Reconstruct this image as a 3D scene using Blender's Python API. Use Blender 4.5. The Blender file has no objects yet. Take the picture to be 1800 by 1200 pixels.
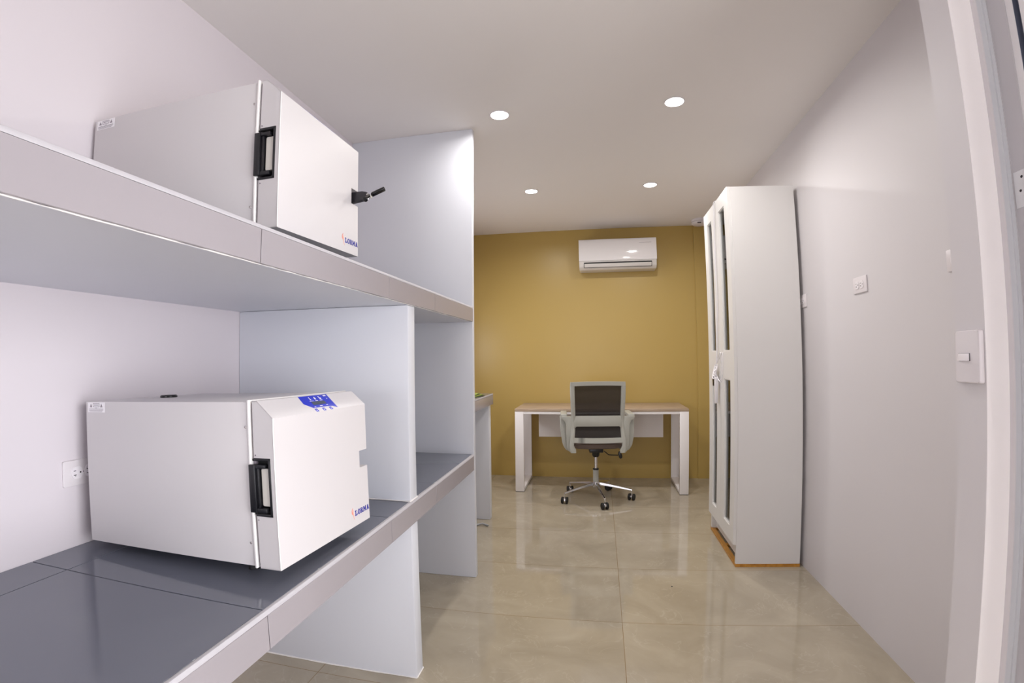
import bpy, bmesh, math, random
from mathutils import Vector, Matrix, Euler

random.seed(7)
PI = math.pi
scene = bpy.context.scene
COL = scene.collection

# ------------------------------------------------------------------ camera
CAM_H = 1.25
YAW, PITCH, ROLL = 0.1776, 0.0333, -0.0112
cy_, sy_ = math.cos(YAW), math.sin(YAW)
cp_, sp_ = math.cos(PITCH), math.sin(PITCH)
cr_, sr_ = math.cos(ROLL), math.sin(ROLL)
right = Vector((cy_*cr_ + sy_*sp_*sr_, sy_*cr_ - cy_*sp_*sr_, cp_*sr_))
up = Vector((-cy_*sr_ + sy_*sp_*cr_, -sy_*sr_ - cy_*sp_*cr_, cp_*cr_))
fwd = Vector((-sy_*cp_, cy_*cp_, sp_))
cd = bpy.data.cameras.new('camera')
cam = bpy.data.objects.new('camera', cd)
COL.objects.link(cam)
cam.matrix_world = Matrix(((right.x, up.x, -fwd.x, 0), (right.y, up.y, -fwd.y, 0),
                           (right.z, up.z, -fwd.z, CAM_H), (0, 0, 0, 1)))
cd.sensor_width, cd.sensor_height, cd.sensor_fit = 36.0, 24.0, 'HORIZONTAL'
cd.clip_start = 0.02
# wide-angle zoom lens with barrel distortion (lens polynomial: angle from radius in mm)
cd.type = 'PANO'
cd.panorama_type = 'FISHEYE_LENS_POLYNOMIAL'
cd.fisheye_fov = math.radians(170)
cd.fisheye_polynomial_k0 = 0.0
cd.fisheye_polynomial_k1 = -0.058807419708765234
cd.fisheye_polynomial_k2 = -7.98013542712082e-05
cd.fisheye_polynomial_k3 = 4.392515628384975e-05
cd.fisheye_polynomial_k4 = -6.867656418193944e-07
scene.camera = cam

# ------------------------------------------------------------------ view + world
vs = scene.view_settings
vs.view_transform = 'Standard'
vs.look = 'None'
vs.exposure = 0.0
vs.gamma = 1.0
vs.use_curve_mapping = False
w = bpy.data.worlds.new('world')
scene.world = w
w.use_nodes = True
bg = w.node_tree.nodes['Background']
bg.inputs[0].default_value = (0.96, 0.96, 1.0, 1)
bg.inputs[1].default_value = 9.0
LAMP_W = 9.8
scene.cycles.max_bounces = 10
scene.cycles.diffuse_bounces = 6
scene.cycles.use_denoising = True
scene.cycles.sample_clamp_indirect = 6.0

def portal(name, loc, rot, sx, sy):
    ld = bpy.data.lights.new(name, 'AREA')
    ld.shape = 'RECTANGLE'; ld.size = sx; ld.size_y = sy
    ld.cycles.is_portal = True
    o = bpy.data.objects.new(name, ld); COL.objects.link(o)
    o.location = loc; o.rotation_euler = rot
    return o

# ------------------------------------------------------------------ materials
def s2l(c):
    return tuple(((x/255.0)/12.92 if x/255.0 <= 0.04045 else ((x/255.0+0.055)/1.055)**2.4) for x in c)

def mat(name, rgb, rough=0.5, metal=0.0, spec=0.5, coat=0.0, noise=0.0, nscale=30.0, bump=0.0, bscale=60.0, alpha=1.0, emit=None, estr=0.0):
    m = bpy.data.materials.new(name); m.use_nodes = True
    nt = m.node_tree; b = nt.nodes['Principled BSDF']
    c = s2l(rgb)
    b.inputs['Base Color'].default_value = (*c, 1)
    b.inputs['Roughness'].default_value = rough
    b.inputs['Metallic'].default_value = metal
    b.inputs['Specular IOR Level'].default_value = spec
    b.inputs['Coat Weight'].default_value = coat
    b.inputs['Coat Roughness'].default_value = 0.08
    b.inputs['Alpha'].default_value = alpha
    if emit:
        b.inputs['Emission Color'].default_value = (*emit, 1); b.inputs['Emission Strength'].default_value = estr
    tc = nt.nodes.new('ShaderNodeTexCoord')
    if noise > 0:
        n = nt.nodes.new('ShaderNodeTexNoise'); n.inputs['Scale'].default_value = nscale; n.inputs['Detail'].default_value = 4
        nt.links.new(tc.outputs['Object'], n.inputs['Vector'])
        r = nt.nodes.new('ShaderNodeMapRange')
        r.inputs['To Min'].default_value = 1-noise; r.inputs['To Max'].default_value = 1+noise
        nt.links.new(n.outputs['Fac'], r.inputs['Value'])
        v = nt.nodes.new('ShaderNodeVectorMath'); v.operation = 'SCALE'
        v.inputs[0].default_value = c
        nt.links.new(r.outputs['Result'], v.inputs['Scale'])
        nt.links.new(v.outputs['Vector'], b.inputs['Base Color'])
    if bump > 0:
        n2 = nt.nodes.new('ShaderNodeTexNoise'); n2.inputs['Scale'].default_value = bscale; n2.inputs['Detail'].default_value = 3
        nt.links.new(tc.outputs['Object'], n2.inputs['Vector'])
        bp = nt.nodes.new('ShaderNodeBump'); bp.inputs['Strength'].default_value = bump; bp.inputs['Distance'].default_value = 0.002
        nt.links.new(n2.outputs['Fac'], bp.inputs['Height'])
        nt.links.new(bp.outputs['Normal'], b.inputs['Normal'])
    return m

M = {}
M['ceiling'] = mat('ceiling_paint', (232, 228, 225), 0.8, spec=0.2, noise=0.01, nscale=3)
M['white_wall'] = mat('white_wall_paint', (218, 211, 215), 0.42, noise=0.01, nscale=4, bump=0.12, bscale=14)
M['right_wall'] = mat('right_wall_paint', (214, 210, 212), 0.5, noise=0.01, nscale=4, bump=0.12, bscale=14)
M['blue_grey'] = mat('blue_grey_wall_paint', (212, 214, 221), 0.38, noise=0.015, nscale=5, bump=0.12, bscale=16)
M['yellow'] = mat('mustard_wall_paint', (182, 155, 87), 0.34, noise=0.012, nscale=3, bump=0.05, bscale=7)
M['fascia'] = mat('glazed_edge_tile', (156, 150, 154), 0.22, noise=0.02, nscale=6)
M['top_tile'] = mat('glazed_grey_tile', (104, 107, 118), 0.1, noise=0.015, nscale=5)
M['grout'] = mat('grout', (95, 93, 105), 0.8)
M['trim_grout'] = mat('pale_edge_grout', (182, 179, 183), 0.6, noise=0.05, nscale=40)
M['caulk'] = mat('white_caulk', (230, 226, 224), 0.6, noise=0.05, nscale=60)
M['oven_white'] = mat('white_powder_coat', (209, 205, 206), 0.4, bump=0.06, bscale=900)
M['oven_lip'] = mat('white_powder_coat_lip', (244, 242, 240), 0.35)
M['black'] = mat('black_plastic', (17, 17, 22), 0.35)
M['dark_metal'] = mat('dark_lever_plastic', (42, 40, 46), 0.3)
M['gloss_black'] = mat('gloss_black', (8, 8, 11), 0.12)
M['void'] = mat('dark_recess', (14, 13, 14), 0.8)
M['screw_head'] = mat('screw_head', (190, 184, 184), 0.25, metal=0.6)
M['insert'] = mat('pale_insert', (214, 210, 203), 0.5, noise=0.05, nscale=50)
M['blue'] = mat('blue_print', (24, 44, 190), 0.3)
M['letter_blue'] = mat('blue_lettering', (22, 28, 150), 0.4)
M['orange'] = mat('orange_print', (240, 142, 118), 0.4)
M['pale_red'] = mat('pale_red_print', (244, 186, 174), 0.4)
M['lcd'] = mat('grey_display', (70, 78, 95), 0.2)
M['print_grey'] = mat('grey_print', (140, 132, 140), 0.5)
M['sticker'] = mat('white_sticker', (240, 237, 240), 0.4)
M['plastic'] = mat('white_plastic', (234, 229, 232), 0.3)
M['plastic_grey'] = mat('offwhite_plastic', (222, 216, 218), 0.35)
M['slot'] = mat('dark_slot', (30, 20, 28), 0.6)
M['ac'] = mat('white_gloss_plastic', (236, 233, 234), 0.06, coat=0.3)
M['ac2'] = mat('white_satin_plastic', (218, 214, 210), 0.35)
M['cab'] = mat('white_foil_board', (222, 220, 218), 0.38, noise=0.008, nscale=8)
M['cab_in'] = mat('cabinet_interior_board', (236, 235, 228), 0.5)
M['steel'] = mat('white_powder_steel', (236, 232, 232), 0.4)
M['chrome'] = mat('chrome', (225, 225, 228), 0.12, metal=1.0)
M['chair_frame'] = mat('light_grey_nylon', (172, 172, 164), 0.42)
M['fabric'] = mat('taupe_seat_fabric', (112, 98, 92), 0.9, noise=0.08, nscale=300, bump=0.3, bscale=500)
M['rubber'] = mat('black_rubber', (20, 19, 20), 0.6)
M['cable'] = mat('white_cable', (225, 222, 226), 0.4)
M['green'] = mat('green_paper', (140, 152, 52), 0.6, noise=0.2, nscale=30)
M['dkgreen'] = mat('dark_green_edge', (60, 75, 35), 0.6)
M['pipe'] = mat('grey_pvc', (150, 152, 155), 0.35)
M['lit_strip'] = mat('lit_pier_strip_white', (250, 246, 246), 0.3)
M['door_alu'] = mat('white_aluminium', (226, 223, 224), 0.35)
M['door_grey'] = mat('pale_grey_aluminium', (205, 206, 210), 0.35)
M['gap_shade'] = mat('door_gap_shade', (92, 98, 115), 0.6)  # dark tone standing for the shade in the gap beside the door
M['jamb'] = mat('grey_aluminium_jamb', (190, 187, 190), 0.4)
M['hinge'] = mat('white_hinge', (220, 220, 222), 0.35)
M['box_orange'] = mat('orange_carton', (215, 110, 50), 0.6)
M['box_pink'] = mat('pale_pink_carton', (200, 165, 150), 0.6)
M['lamp'] = mat('lamp_diffuser', (255, 252, 248), 0.4, emit=(1.0, 0.97, 0.93), estr=12.0)

def wood(name, c1, c2, scale, axis, rough=0.45):
    m = bpy.data.materials.new(name); m.use_nodes = True
    nt = m.node_tree; b = nt.nodes['Principled BSDF']; b.inputs['Roughness'].default_value = rough
    tc = nt.nodes.new('ShaderNodeTexCoord'); mp = nt.nodes.new('ShaderNodeMapping')
    mp.inputs['Scale'].default_value = axis
    nt.links.new(tc.outputs['Object'], mp.inputs['Vector'])
    n = nt.nodes.new('ShaderNodeTexNoise'); n.inputs['Scale'].default_value = scale; n.inputs['Detail'].default_value = 6
    n.inputs['Distortion'].default_value = 0.6
    nt.links.new(mp.outputs['Vector'], n.inputs['Vector'])
    cr = nt.nodes.new('ShaderNodeValToRGB')
    cr.color_ramp.elements[0].position = 0.3; cr.color_ramp.elements[0].color = (*s2l(c1), 1)
    cr.color_ramp.elements[1].position = 0.7; cr.color_ramp.elements[1].color = (*s2l(c2), 1)
    nt.links.new(n.outputs['Fac'], cr.inputs['Fac']); nt.links.new(cr.outputs['Color'], b.inputs['Base Color'])
    return m
M['desk_wood'] = wood('pale_oak_laminate', (158, 136, 114), (184, 164, 142), 5, (1, 14, 14))
M['plinth_wood'] = wood('varnished_pine', (168, 112, 40), (206, 150, 62), 6, (6, 1, 6), 0.4)

def floor_mat():
    m = bpy.data.materials.new('polished_beige_marble_tile'); m.use_nodes = True
    nt = m.node_tree; L = nt.links; N = nt.nodes
    b = N['Principled BSDF']; b.inputs['Roughness'].default_value = 0.045; b.inputs['IOR'].default_value = 1.6
    geo = N.new('ShaderNodeNewGeometry'); sx = N.new('ShaderNodeSeparateXYZ'); L.new(geo.outputs['Position'], sx.inputs[0])
    def math_(op, a, bb=None):
        n = N.new('ShaderNodeMath'); n.operation = op
        for i, v in enumerate((a, bb)):
            if v is None: continue
            if isinstance(v, (int, float)): n.inputs[i].default_value = v
            else: L.new(v, n.inputs[i])
        return n.outputs[0]
    masks = []; cells = []
    for ax, off, wd in (('X', 0.1124, 1.2028), ('Y', 2.2126, 0.6014)):
        u = math_('DIVIDE', math_('SUBTRACT', sx.outputs[ax], off), wd)
        f = math_('FRACT', u)
        d = math_('MINIMUM', f, math_('SUBTRACT', 1.0, f))
        masks.append(math_('LESS_THAN', d, 0.0013/wd)); cells.append(math_('FLOOR', u))
    mask = math_('MAXIMUM', masks[0], masks[1])
    comb = N.new('ShaderNodeCombineXYZ'); L.new(cells[0], comb.inputs[0]); L.new(cells[1], comb.inputs[1])
    wn = N.new('ShaderNodeTexWhiteNoise'); L.new(comb.outputs[0], wn.inputs['Vector'])
    vs_ = N.new('ShaderNodeVectorMath'); vs_.operation = 'SCALE'; vs_.inputs['Scale'].default_value = 7.0
    L.new(wn.outputs['Color'], vs_.inputs[0])
    va = N.new('ShaderNodeVectorMath'); va.operation = 'ADD'; L.new(geo.outputs['Position'], va.inputs[0]); L.new(vs_.outputs[0], va.inputs[1])
    n1 = N.new('ShaderNodeTexNoise'); n1.inputs['Scale'].default_value = 3.0; n1.inputs['Detail'].default_value = 8; n1.inputs['Roughness'].default_value = 0.6; n1.inputs['Distortion'].default_value = 0.8
    L.new(va.outputs[0], n1.inputs['Vector'])
    cr = N.new('ShaderNodeValToRGB')
    e = cr.color_ramp.elements
    e[0].position = 0.32; e[0].color = (*s2l((160, 150, 132)), 1)
    e[1].position = 0.68; e[1].color = (*s2l((178, 168, 149)), 1)
    L.new(n1.outputs['Fac'], cr.inputs['Fac'])
    n2 = N.new('ShaderNodeTexNoise'); n2.inputs['Scale'].default_value = 5.0; n2.inputs['Detail'].default_value = 5; n2.inputs['Distortion'].default_value = 2.2
    L.new(va.outputs[0], n2.inputs['Vector'])
    vein = math_('SUBTRACT', 1.0, math_('MINIMUM', math_('MULTIPLY', math_('ABSOLUTE', math_('SUBTRACT', n2.outputs['Fac'], 0.5)), 60.0), 1.0))
    n3 = N.new('ShaderNodeTexNoise'); n3.inputs['Scale'].default_value = 6.0; L.new(va.outputs[0], n3.inputs['Vector'])
    vein = math_('MULTIPLY', vein, math_('MULTIPLY', math_('GREATER_THAN', n3.outputs['Fac'], 0.5), 0.4))
    mx = N.new('ShaderNodeMixRGB'); L.new(vein, mx.inputs[0]); L.new(cr.outputs[0], mx.inputs[1]); mx.inputs[2].default_value = (*s2l((192, 182, 164)), 1)
    mg = N.new('ShaderNodeMixRGB'); L.new(mask, mg.inputs[0]); L.new(mx.outputs[0], mg.inputs[1]); mg.inputs[2].default_value = (*s2l((138, 116, 84)), 1)
    L.new(mg.outputs[0], b.inputs['Base Color'])
    return m
M['floor'] = floor_mat()

def glass_mat():
    m = bpy.data.materials.new('clear_glass_pane'); m.use_nodes = True
    nt = m.node_tree; N = nt.nodes; N.remove(N['Principled BSDF'])
    t = N.new('ShaderNodeBsdfTransparent'); t.inputs[0].default_value = (0.93, 0.97, 0.96, 1)
    g = N.new('ShaderNodeBsdfGlossy'); g.inputs['Roughness'].default_value = 0.02
    fr = N.new('ShaderNodeFresnel'); fr.inputs[0].default_value = 1.5
    mx = N.new('ShaderNodeMixShader'); nt.links.new(fr.outputs[0], mx.inputs[0]); nt.links.new(t.outputs[0], mx.inputs[1]); nt.links.new(g.outputs[0], mx.inputs[2])
    nt.links.new(mx.outputs[0], N['Material Output'].inputs[0])
    return m
M['glass'] = glass_mat()

def mesh_mat():
    m = bpy.data.materials.new('charcoal_mesh_fabric'); m.use_nodes = True
    nt = m.node_tree; N = nt.nodes; b = N['Principled BSDF']
    b.inputs['Base Color'].default_value = (*s2l((66, 60, 58)), 1); b.inputs['Roughness'].default_value = 0.6
    t = N.new('ShaderNodeBsdfTransparent'); mx = N.new('ShaderNodeMixShader'); mx.inputs[0].default_value = 0.95
    nt.links.new(t.outputs[0], mx.inputs[1]); nt.links.new(b.outputs[0], mx.inputs[2]); nt.links.new(mx.outputs[0], N['Material Output'].inputs[0])
    return m
M['chair_mesh'] = mesh_mat()

# ------------------------------------------------------------------ mesh helpers
def bm_new(): return bmesh.new()

def box(bm, x0, x1, y0, y1, z0, z1, bev=0.0, seg=2, mtx=None):
    g = bmesh.ops.create_cube(bm, size=1.0)
    vs_ = g['verts']
    for v in vs_:
        v.co = Vector(((x0+x1)/2 + v.co.x*(x1-x0), (y0+y1)/2 + v.co.y*(y1-y0), (z0+z1)/2 + v.co.z*(z1-z0)))
    if bev > 0:
        es = list({e for v in vs_ for e in v.link_edges})
        r = bmesh.ops.bevel(bm, geom=es, offset=bev, segments=seg, affect='EDGES', profile=0.5)
        vs_ = list({v for f in r['faces'] for v in f.verts} | {v for v in vs_ if v.is_valid})
    if mtx is not None:
        for v in vs_: v.co = mtx @ v.co
    return vs_

def prism(bm, pts, h0, h1, fn, bev=0.0):
    """closed polygon pts (u,v) swept from h0 to h1, fn(u,v,h)->xyz"""
    a = [bm.verts.new(fn(u, v, h0)) for u, v in pts]
    b = [bm.verts.new(fn(u, v, h1)) for u, v in pts]
    n = len(pts); fs = []
    fs.append(bm.faces.new(a[::-1])); fs.append(bm.faces.new(b))
    for i in range(n):
        fs.append(bm.faces.new((a[i], a[(i+1) % n], b[(i+1) % n], b[i])))
    bmesh.ops.recalc_face_normals(bm, faces=fs)
    if bev > 0:
        es = list({e for f in fs for e in f.edges})
        bmesh.ops.bevel(bm, geom=es, offset=bev, segments=2, affect='EDGES', profile=0.5)

def tube(bm, pts, r, seg=12, cap=True, scale=None):
    pts = [Vector(p) for p in pts]; n = len(pts); rings = []
    rs = r if isinstance(r, (list, tuple)) else [r]*n
    t0 = (pts[1]-pts[0]).normalized()
    ref = Vector((0, 0, 1)) if abs(t0.z) < 0.9 else Vector((1, 0, 0))
    nrm = t0.cross(ref).normalized()
    for i in range(n):
        if i == 0: t = t0
        elif i == n-1: t = (pts[-1]-pts[-2]).normalized()
        else: t = ((pts[i+1]-pts[i]).normalized() + (pts[i]-pts[i-1]).normalized()).normalized()
        nrm = (nrm - t*nrm.dot(t)).normalized(); bn = t.cross(nrm)
        sa, sb = scale if scale else (1, 1)
        rings.append([bm.verts.new(pts[i] + (nrm*math.cos(2*PI*k/seg)*sa + bn*math.sin(2*PI*k/seg)*sb)*rs[i]) for k in range(seg)])
    fs = []
    for i in range(n-1):
        for k in range(seg):
            fs.append(bm.faces.new((rings[i][k], rings[i][(k+1) % seg], rings[i+1][(k+1) % seg], rings[i+1][k])))
    if cap:
        fs.append(bm.faces.new(rings[0][::-1])); fs.append(bm.faces.new(rings[-1]))
    bmesh.ops.recalc_face_normals(bm, faces=fs)

def lathe(bm, prof, seg=32, mtx=None):
    """prof list of (r,z); r may be 0 at ends; closed by caps"""
    mtx = mtx or Matrix.Identity(4)
    rings = []
    for r, z in prof:
        if r < 1e-6: rings.append([bm.verts.new(mtx @ Vector((0, 0, z)))])
        else: rings.append([bm.verts.new(mtx @ Vector((r*math.cos(2*PI*k/seg), r*math.sin(2*PI*k/seg), z))) for k in range(seg)])
    fs = []
    for i in range(len(rings)-1):
        A, B = rings[i], rings[i+1]
        for k in range(seg):
            k2 = (k+1) % seg
            if len(A) == 1 and len(B) == 1: continue
            if len(A) == 1: fs.append(bm.faces.new((A[0], B[k], B[k2])))
            elif len(B) == 1: fs.append(bm.faces.new((A[k], A[k2], B[0])))
            else: fs.append(bm.faces.new((A[k], A[k2], B[k2], B[k])))
    if len(rings[0]) > 1: fs.append(bm.faces.new(rings[0][::-1]))
    if len(rings[-1]) > 1: fs.append(bm.faces.new(rings[-1]))
    bmesh.ops.recalc_face_normals(bm, faces=fs)

def rrect(w, h, r, n=5, cx=0, cy=0):
    pts = []
    for (sx, sy, a0) in ((1, 1, 0), (-1, 1, PI/2), (-1, -1, PI), (1, -1, 1.5*PI)):
        for k in range(n+1):
            a = a0 + k*PI/2/n
            pts.append((cx + sx*(w/2-r) + r*math.cos(a), cy + sy*(h/2-r) + r*math.sin(a)))
    return pts

def obj(name, bm, m, parent=None, kind=None, smooth=True):
    me = bpy.data.meshes.new(name)
    bm.normal_update(); bm.to_mesh(me); bm.free()
    me.materials.append(M[m] if isinstance(m, str) else m)
    if smooth:
        for p in me.polygons: p.use_smooth = True
        me.set_sharp_from_angle(angle=math.radians(38))
    o = bpy.data.objects.new(name, me); COL.objects.link(o)
    if parent: o.parent = parent
    if kind: o['kind'] = kind
    return o

def tag(o, label, cat, group=None):
    o['label'] = label; o['category'] = cat
    if group: o['group'] = group
    return o

def thing(name, label, cat, loc=(0, 0, 0), rot=(0, 0, 0), group=None):
    o = bpy.data.objects.new(name, None); COL.objects.link(o)
    o.empty_display_size = 0.1
    o.location = loc; o.rotation_euler = rot
    return tag(o, label, cat, group)

def copy_tree(o, parent=None):
    c = o.copy(); COL.objects.link(c)
    if parent: c.parent = parent
    for ch in [x for x in COL.objects if x.parent == o]:
        copy_tree(ch, c)
    return c

def sbox(name, m, x0, x1, y0, y1, z0, z1, kind='structure', parent=None, bev=0.0):
    bm = bm_new(); box(bm, x0, x1, y0, y1, z0, z1, bev); return obj(name, bm, m, parent, kind)

# ------------------------------------------------------------------ room shell
XL, XR, YB, ZC = -1.4557, 1.2042, 5.0036, 2.5798
YN = -2.8
S = -0.6861
sbox('floor', 'floor', XL-0.12, 2.6, YN-0.12, YB+0.12, -0.1, 0.0)
sbox('ceiling', 'ceiling', XL-0.12, 2.6, YN-0.12, YB+0.12, ZC, ZC+0.1)
sbox('wall_right', 'right_wall', XR, XR+0.12, 1.1894, YB, 0, ZC)
sbox('wall_back', 'yellow', XL, XR, YB, YB+0.12, 0, ZC)
# shallow corner pier painted like the back wall
sbox('wall_back_pier', 'yellow', 1.0, XR, YB-0.015, YB, 0, ZC)
# unseen wall behind the camera; two open holes sized for the daylight they give
def wall_with_holes(name, x0, x1, z0, z1, holes, y0, y1, m):
    bm = bm_new(); xs = sorted({x0, x1} | {h[0] for h in holes} | {h[1] for h in holes}); zs = sorted({z0, z1} | {h[2] for h in holes} | {h[3] for h in holes})
    for a, b in zip(xs[:-1], xs[1:]):
        for c, d in zip(zs[:-1], zs[1:]):
            mx, mz = (a+b)/2, (c+d)/2
            if any(h[0] < mx < h[1] and h[2] < mz < h[3] for h in holes): continue
            box(bm, a, b, y0, y1, c, d)
    return obj(name, bm, m, kind='structure')
wall_with_holes('wall_front', XL-0.12, 2.6, 0, ZC, [(-1.40, -0.72, 0.2, 1.60), (-0.45, 0.15, 0.9, 1.80)], YN-0.12, YN, 'right_wall')
portal('daylight_rear_left', (-1.06, YN-0.02, 0.9), (PI/2, 0, 0), 0.68, 1.4)
portal('daylight_rear_right', (-0.15, YN-0.02, 1.35), (PI/2, 0, 0), 0.6, 0.9)
# left wall, with a small high window behind the partition
LW = (3.45, 4.35, 1.12, 1.62)
bm = bm_new()
for (a, b, c, d) in ((YN, LW[0], 0, ZC), (LW[1], YB, 0, ZC), (LW[0], LW[1], 0, LW[2]), (LW[0], LW[1], LW[3], ZC)):
    box(bm, XL-0.12, XL, a, b, c, d)
bmesh.ops.remove_doubles(bm, verts=bm.verts[:], dist=0.0001)
obj('wall_left', bm, 'white_wall', kind='structure')
bm = bm_new()
for (a, b, c, d) in ((LW[0], LW[0]+0.03, LW[2], LW[3]), (LW[1]-0.03, LW[1], LW[2], LW[3]), (LW[0]+0.03, LW[1]-0.03, LW[2], LW[2]+0.03), (LW[0]+0.03, LW[1]-0.03, LW[3]-0.03, LW[3]), (LW[0]+0.03, LW[1]-0.03, 1.50, 1.525)):
    box(bm, XL-0.09, XL-0.05, a, b, c, d)
obj('window_1', bm, 'door_alu', kind='structure')
portal('daylight_left', (XL-0.03, (LW[0]+LW[1])/2, (LW[2]+LW[3])/2), (0, -PI/2, 0), LW[3]-LW[2], LW[1]-LW[0])
# pier beside the doorway carrying the light switch
PX = 0.8726
bm = bm_new()
# cross-section of pier, going round from the far corner
prism(bm, [(PX, 1.1894), (PX, 1.0945), (0.928, 1.0945), (XR+0.12, 1.0945), (XR+0.12, 1.1894)], 0, ZC, lambda u, v, h: Vector((u, v, h)))
obj('wall_doorway', bm, 'right_wall', kind='structure')
bm = bm_new(); box(bm, PX+0.0005, 0.9275, 1.0930, 1.0944, 0.0, ZC-0.0005); obj('trim_1_lit', bm, 'lit_strip', kind='structure')  # thin whiter sheet on the pier, the brightness of its lit face painted in
# white aluminium door frame next to the pier
bm = bm_new()
def col(bm, pts): prism(bm, pts, 0.0, ZC, lambda u, v, h: Vector((u, v, h)))
col(bm, [(0.928, 1.0945), (0.928, 1.0775), (0.9475, 1.0775), (0.9475, 1.0945)])
col(bm, [(0.940, 1.0775), (0.940, 1.0735), (0.9475, 1.0735), (0.9475, 1.0775)])
obj('trim_2', bm, 'door_grey', kind='structure')
bm = bm_new(); box(bm, 0.9265, 0.9279, 1.0776, 1.0929, 0.0, ZC-0.0005); obj('trim_3', bm, 'right_wall', kind='structure')
bm = bm_new()
col(bm, [(0.9475, 1.0945), (0.9475, 1.0725), (0.9490, 1.0725), (0.9490, 1.0275), (1.05, 1.0275), (1.05, 1.0945)])
jamb = obj('trim_4', bm, 'jamb', kind='structure')
bm = bm_new()
col(bm, [(0.951, 1.0275), (0.951, 1.0095), (0.975, 1.0095), (0.975, 1.0275)])
obj('trim_5', bm, 'door_alu', kind='structure')
bm = bm_new(); box(bm, 0.9512, 0.966, 1.0085, 1.0094, 0.0, ZC-0.0005); obj('trim_6', bm, 'gap_shade', kind='structure')  # dark slab, the gap's shade put in as colour
bm = bm_new()
col(bm, [(0.962, 1.0094), (0.962, 1.004), (1.05, 1.004), (1.05, 1.0094)])
obj('trim_7', bm, 'gap_shade', kind='structure')
bm = bm_new()
prism(bm, [(0.945, 0.988), (0.945, 0.945), (1.5, 0.945), (1.5, 0.988)], 0.005, 2.3, lambda u, v, h: Vector((u, v, h)))
door = obj('door_1', bm, 'door_alu', kind='structure')
# hinge plate on the jamb, three screws
hz = thing('door_hinge', 'white metal door hinge with screws on the jamb at right edge', 'hinge', (0.949, 1.05, 1.56))
bm = bm_new(); box(bm, -0.0018, 0.0, -0.0215, 0.0185, 0.0, 0.082, 0.0005); obj('hinge_plate', bm, 'hinge', hz)
bm = bm_new(); lathe(bm, [(0.005, 0), (0.005, 0.082), (0.0, 0.083)], 12, Matrix.Translation((-0.004, -0.0215, 0))); obj('knuckle', bm, 'hinge', hz)
for yy, zz in ((-0.003, 0.067), (0.003, 0.037), (-0.010, 0.010)):
    bm = bm_new(); lathe(bm, [(0.0032, 0), (0.0026, 0.0008), (0, 0.001)], 12, Matrix.Translation((-0.0018, yy, zz)) @ Matrix.Rotation(-PI/2, 4, 'Y')); obj('screw', bm, 'slot', hz)
# unseen right side of the room: opening placed and sized to light the oven doors
sbox('wall_right_near', 'right_wall', 1.5, 1.6, YN, -0.75, 0, ZC)
sbox('wall_right_near_sill', 'right_wall', 1.5, 1.6, -0.75, 0.988, 0, 0.25)
sbox('wall_right_near_top', 'right_wall', 1.5, 1.6, -0.75, 0.988, 2.05, ZC)
sbox('wall_right_far_return', 'right_wall', 1.32, 2.6, 1.0945, 1.19, 0, ZC)
portal('daylight_right', (1.57, 0.1, 1.15), (0, PI/2, 0), 1.8, 1.7)

# ------------------------------------------------------------------ partition walls & tiled shelves
P2, P2b, P1, P1b = 2.5882, 2.6285, 1.6707, 1.7390
ZU, ZUb, ZL, ZLb = 1.5357, 1.4498, 0.7153, 0.6242
sbox('wall_partition', 'blue_grey', XL, S, P2, P2b, 0, ZC, bev=0.004)

JO = [-1.092, -0.447, 0.198, 0.844, 1.4895, 1.952, P2]
def shelf(name, label, zt, zb, xf):
    t = thing(name, label, 'shelf', (XL, 0, zb), group='tiled built-in shelves on the left wall')
    x0 = 0.0; x1 = xf-XL; H = zt-zb; ya = -1.6
    bm = bm_new(); box(bm, x0, x1-0.010, ya, P2-0.0005, 0, H-0.010); obj('slab', bm, 'blue_grey', t)
    bm = bm_new(); box(bm, x0, x1-0.0105, ya, P2-0.0007, H-0.0105, H-0.0025)
    box(bm, x1-0.012, x1-0.003, ya, P2-0.0007, 0.003, H-0.004); obj('grout', bm, 'grout', t)
    bm = bm_new(); gx = -1.3121-XL; g = 0.0016
    ys = [ya]+JO
    for i in range(len(ys)-1):
        for (a, b) in ((0.001, gx-g), (gx+g, x1-0.0125)):
            box(bm, a, b, ys[i]+g, ys[i+1]-g, H-0.009, H, 0.0006, 1)
    obj('top_tiles', bm, 'top_tile', t)
    bm = bm_new()
    for i in range(len(ys)-1):
        box(bm, x1-0.009, x1, ys[i]+g*0.7, ys[i+1]-g*0.7, 0.002, H-0.011, 0.0006, 1)
    obj('fascia_tiles', bm, 'fascia', t)
    bm = bm_new()
    prism(bm, [(x1-0.0125, H-0.001), (x1-0.010, H), (x1-0.004, H-0.001), (x1-0.0005, H-0.0055), (x1-0.0005, H-0.0105), (x1-0.0125, H-0.0105)], ya, P2-0.0006, lambda u, v, h: Vector((u, h, v)))
    obj('edge_trim', bm, 'trim_grout', t)
    bm = bm_new()
    # wavering grout bead under the fascia
    rr = random.Random(3)
    pts = []; y = ya
    while y < P2-0.02:
        pts.append((x1-0.007+rr.uniform(-.001, .001), y, 0.001+rr.uniform(-.0006, .0004))); y += 0.03
    tube(bm, pts, [0.0013+rr.uniform(-.0010, .0008) for _ in pts], 6)
    obj('grout_bead', bm, 'caulk', t)
    return t
upper = shelf('tiled_shelf', 'upper grey tiled concrete shelf running along the left wall', ZU, ZUb, S+0.003)
lower = shelf('tiled_shelf', 'lower dark grey tiled counter shelf along the left wall', ZL, ZLb, S)

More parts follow.
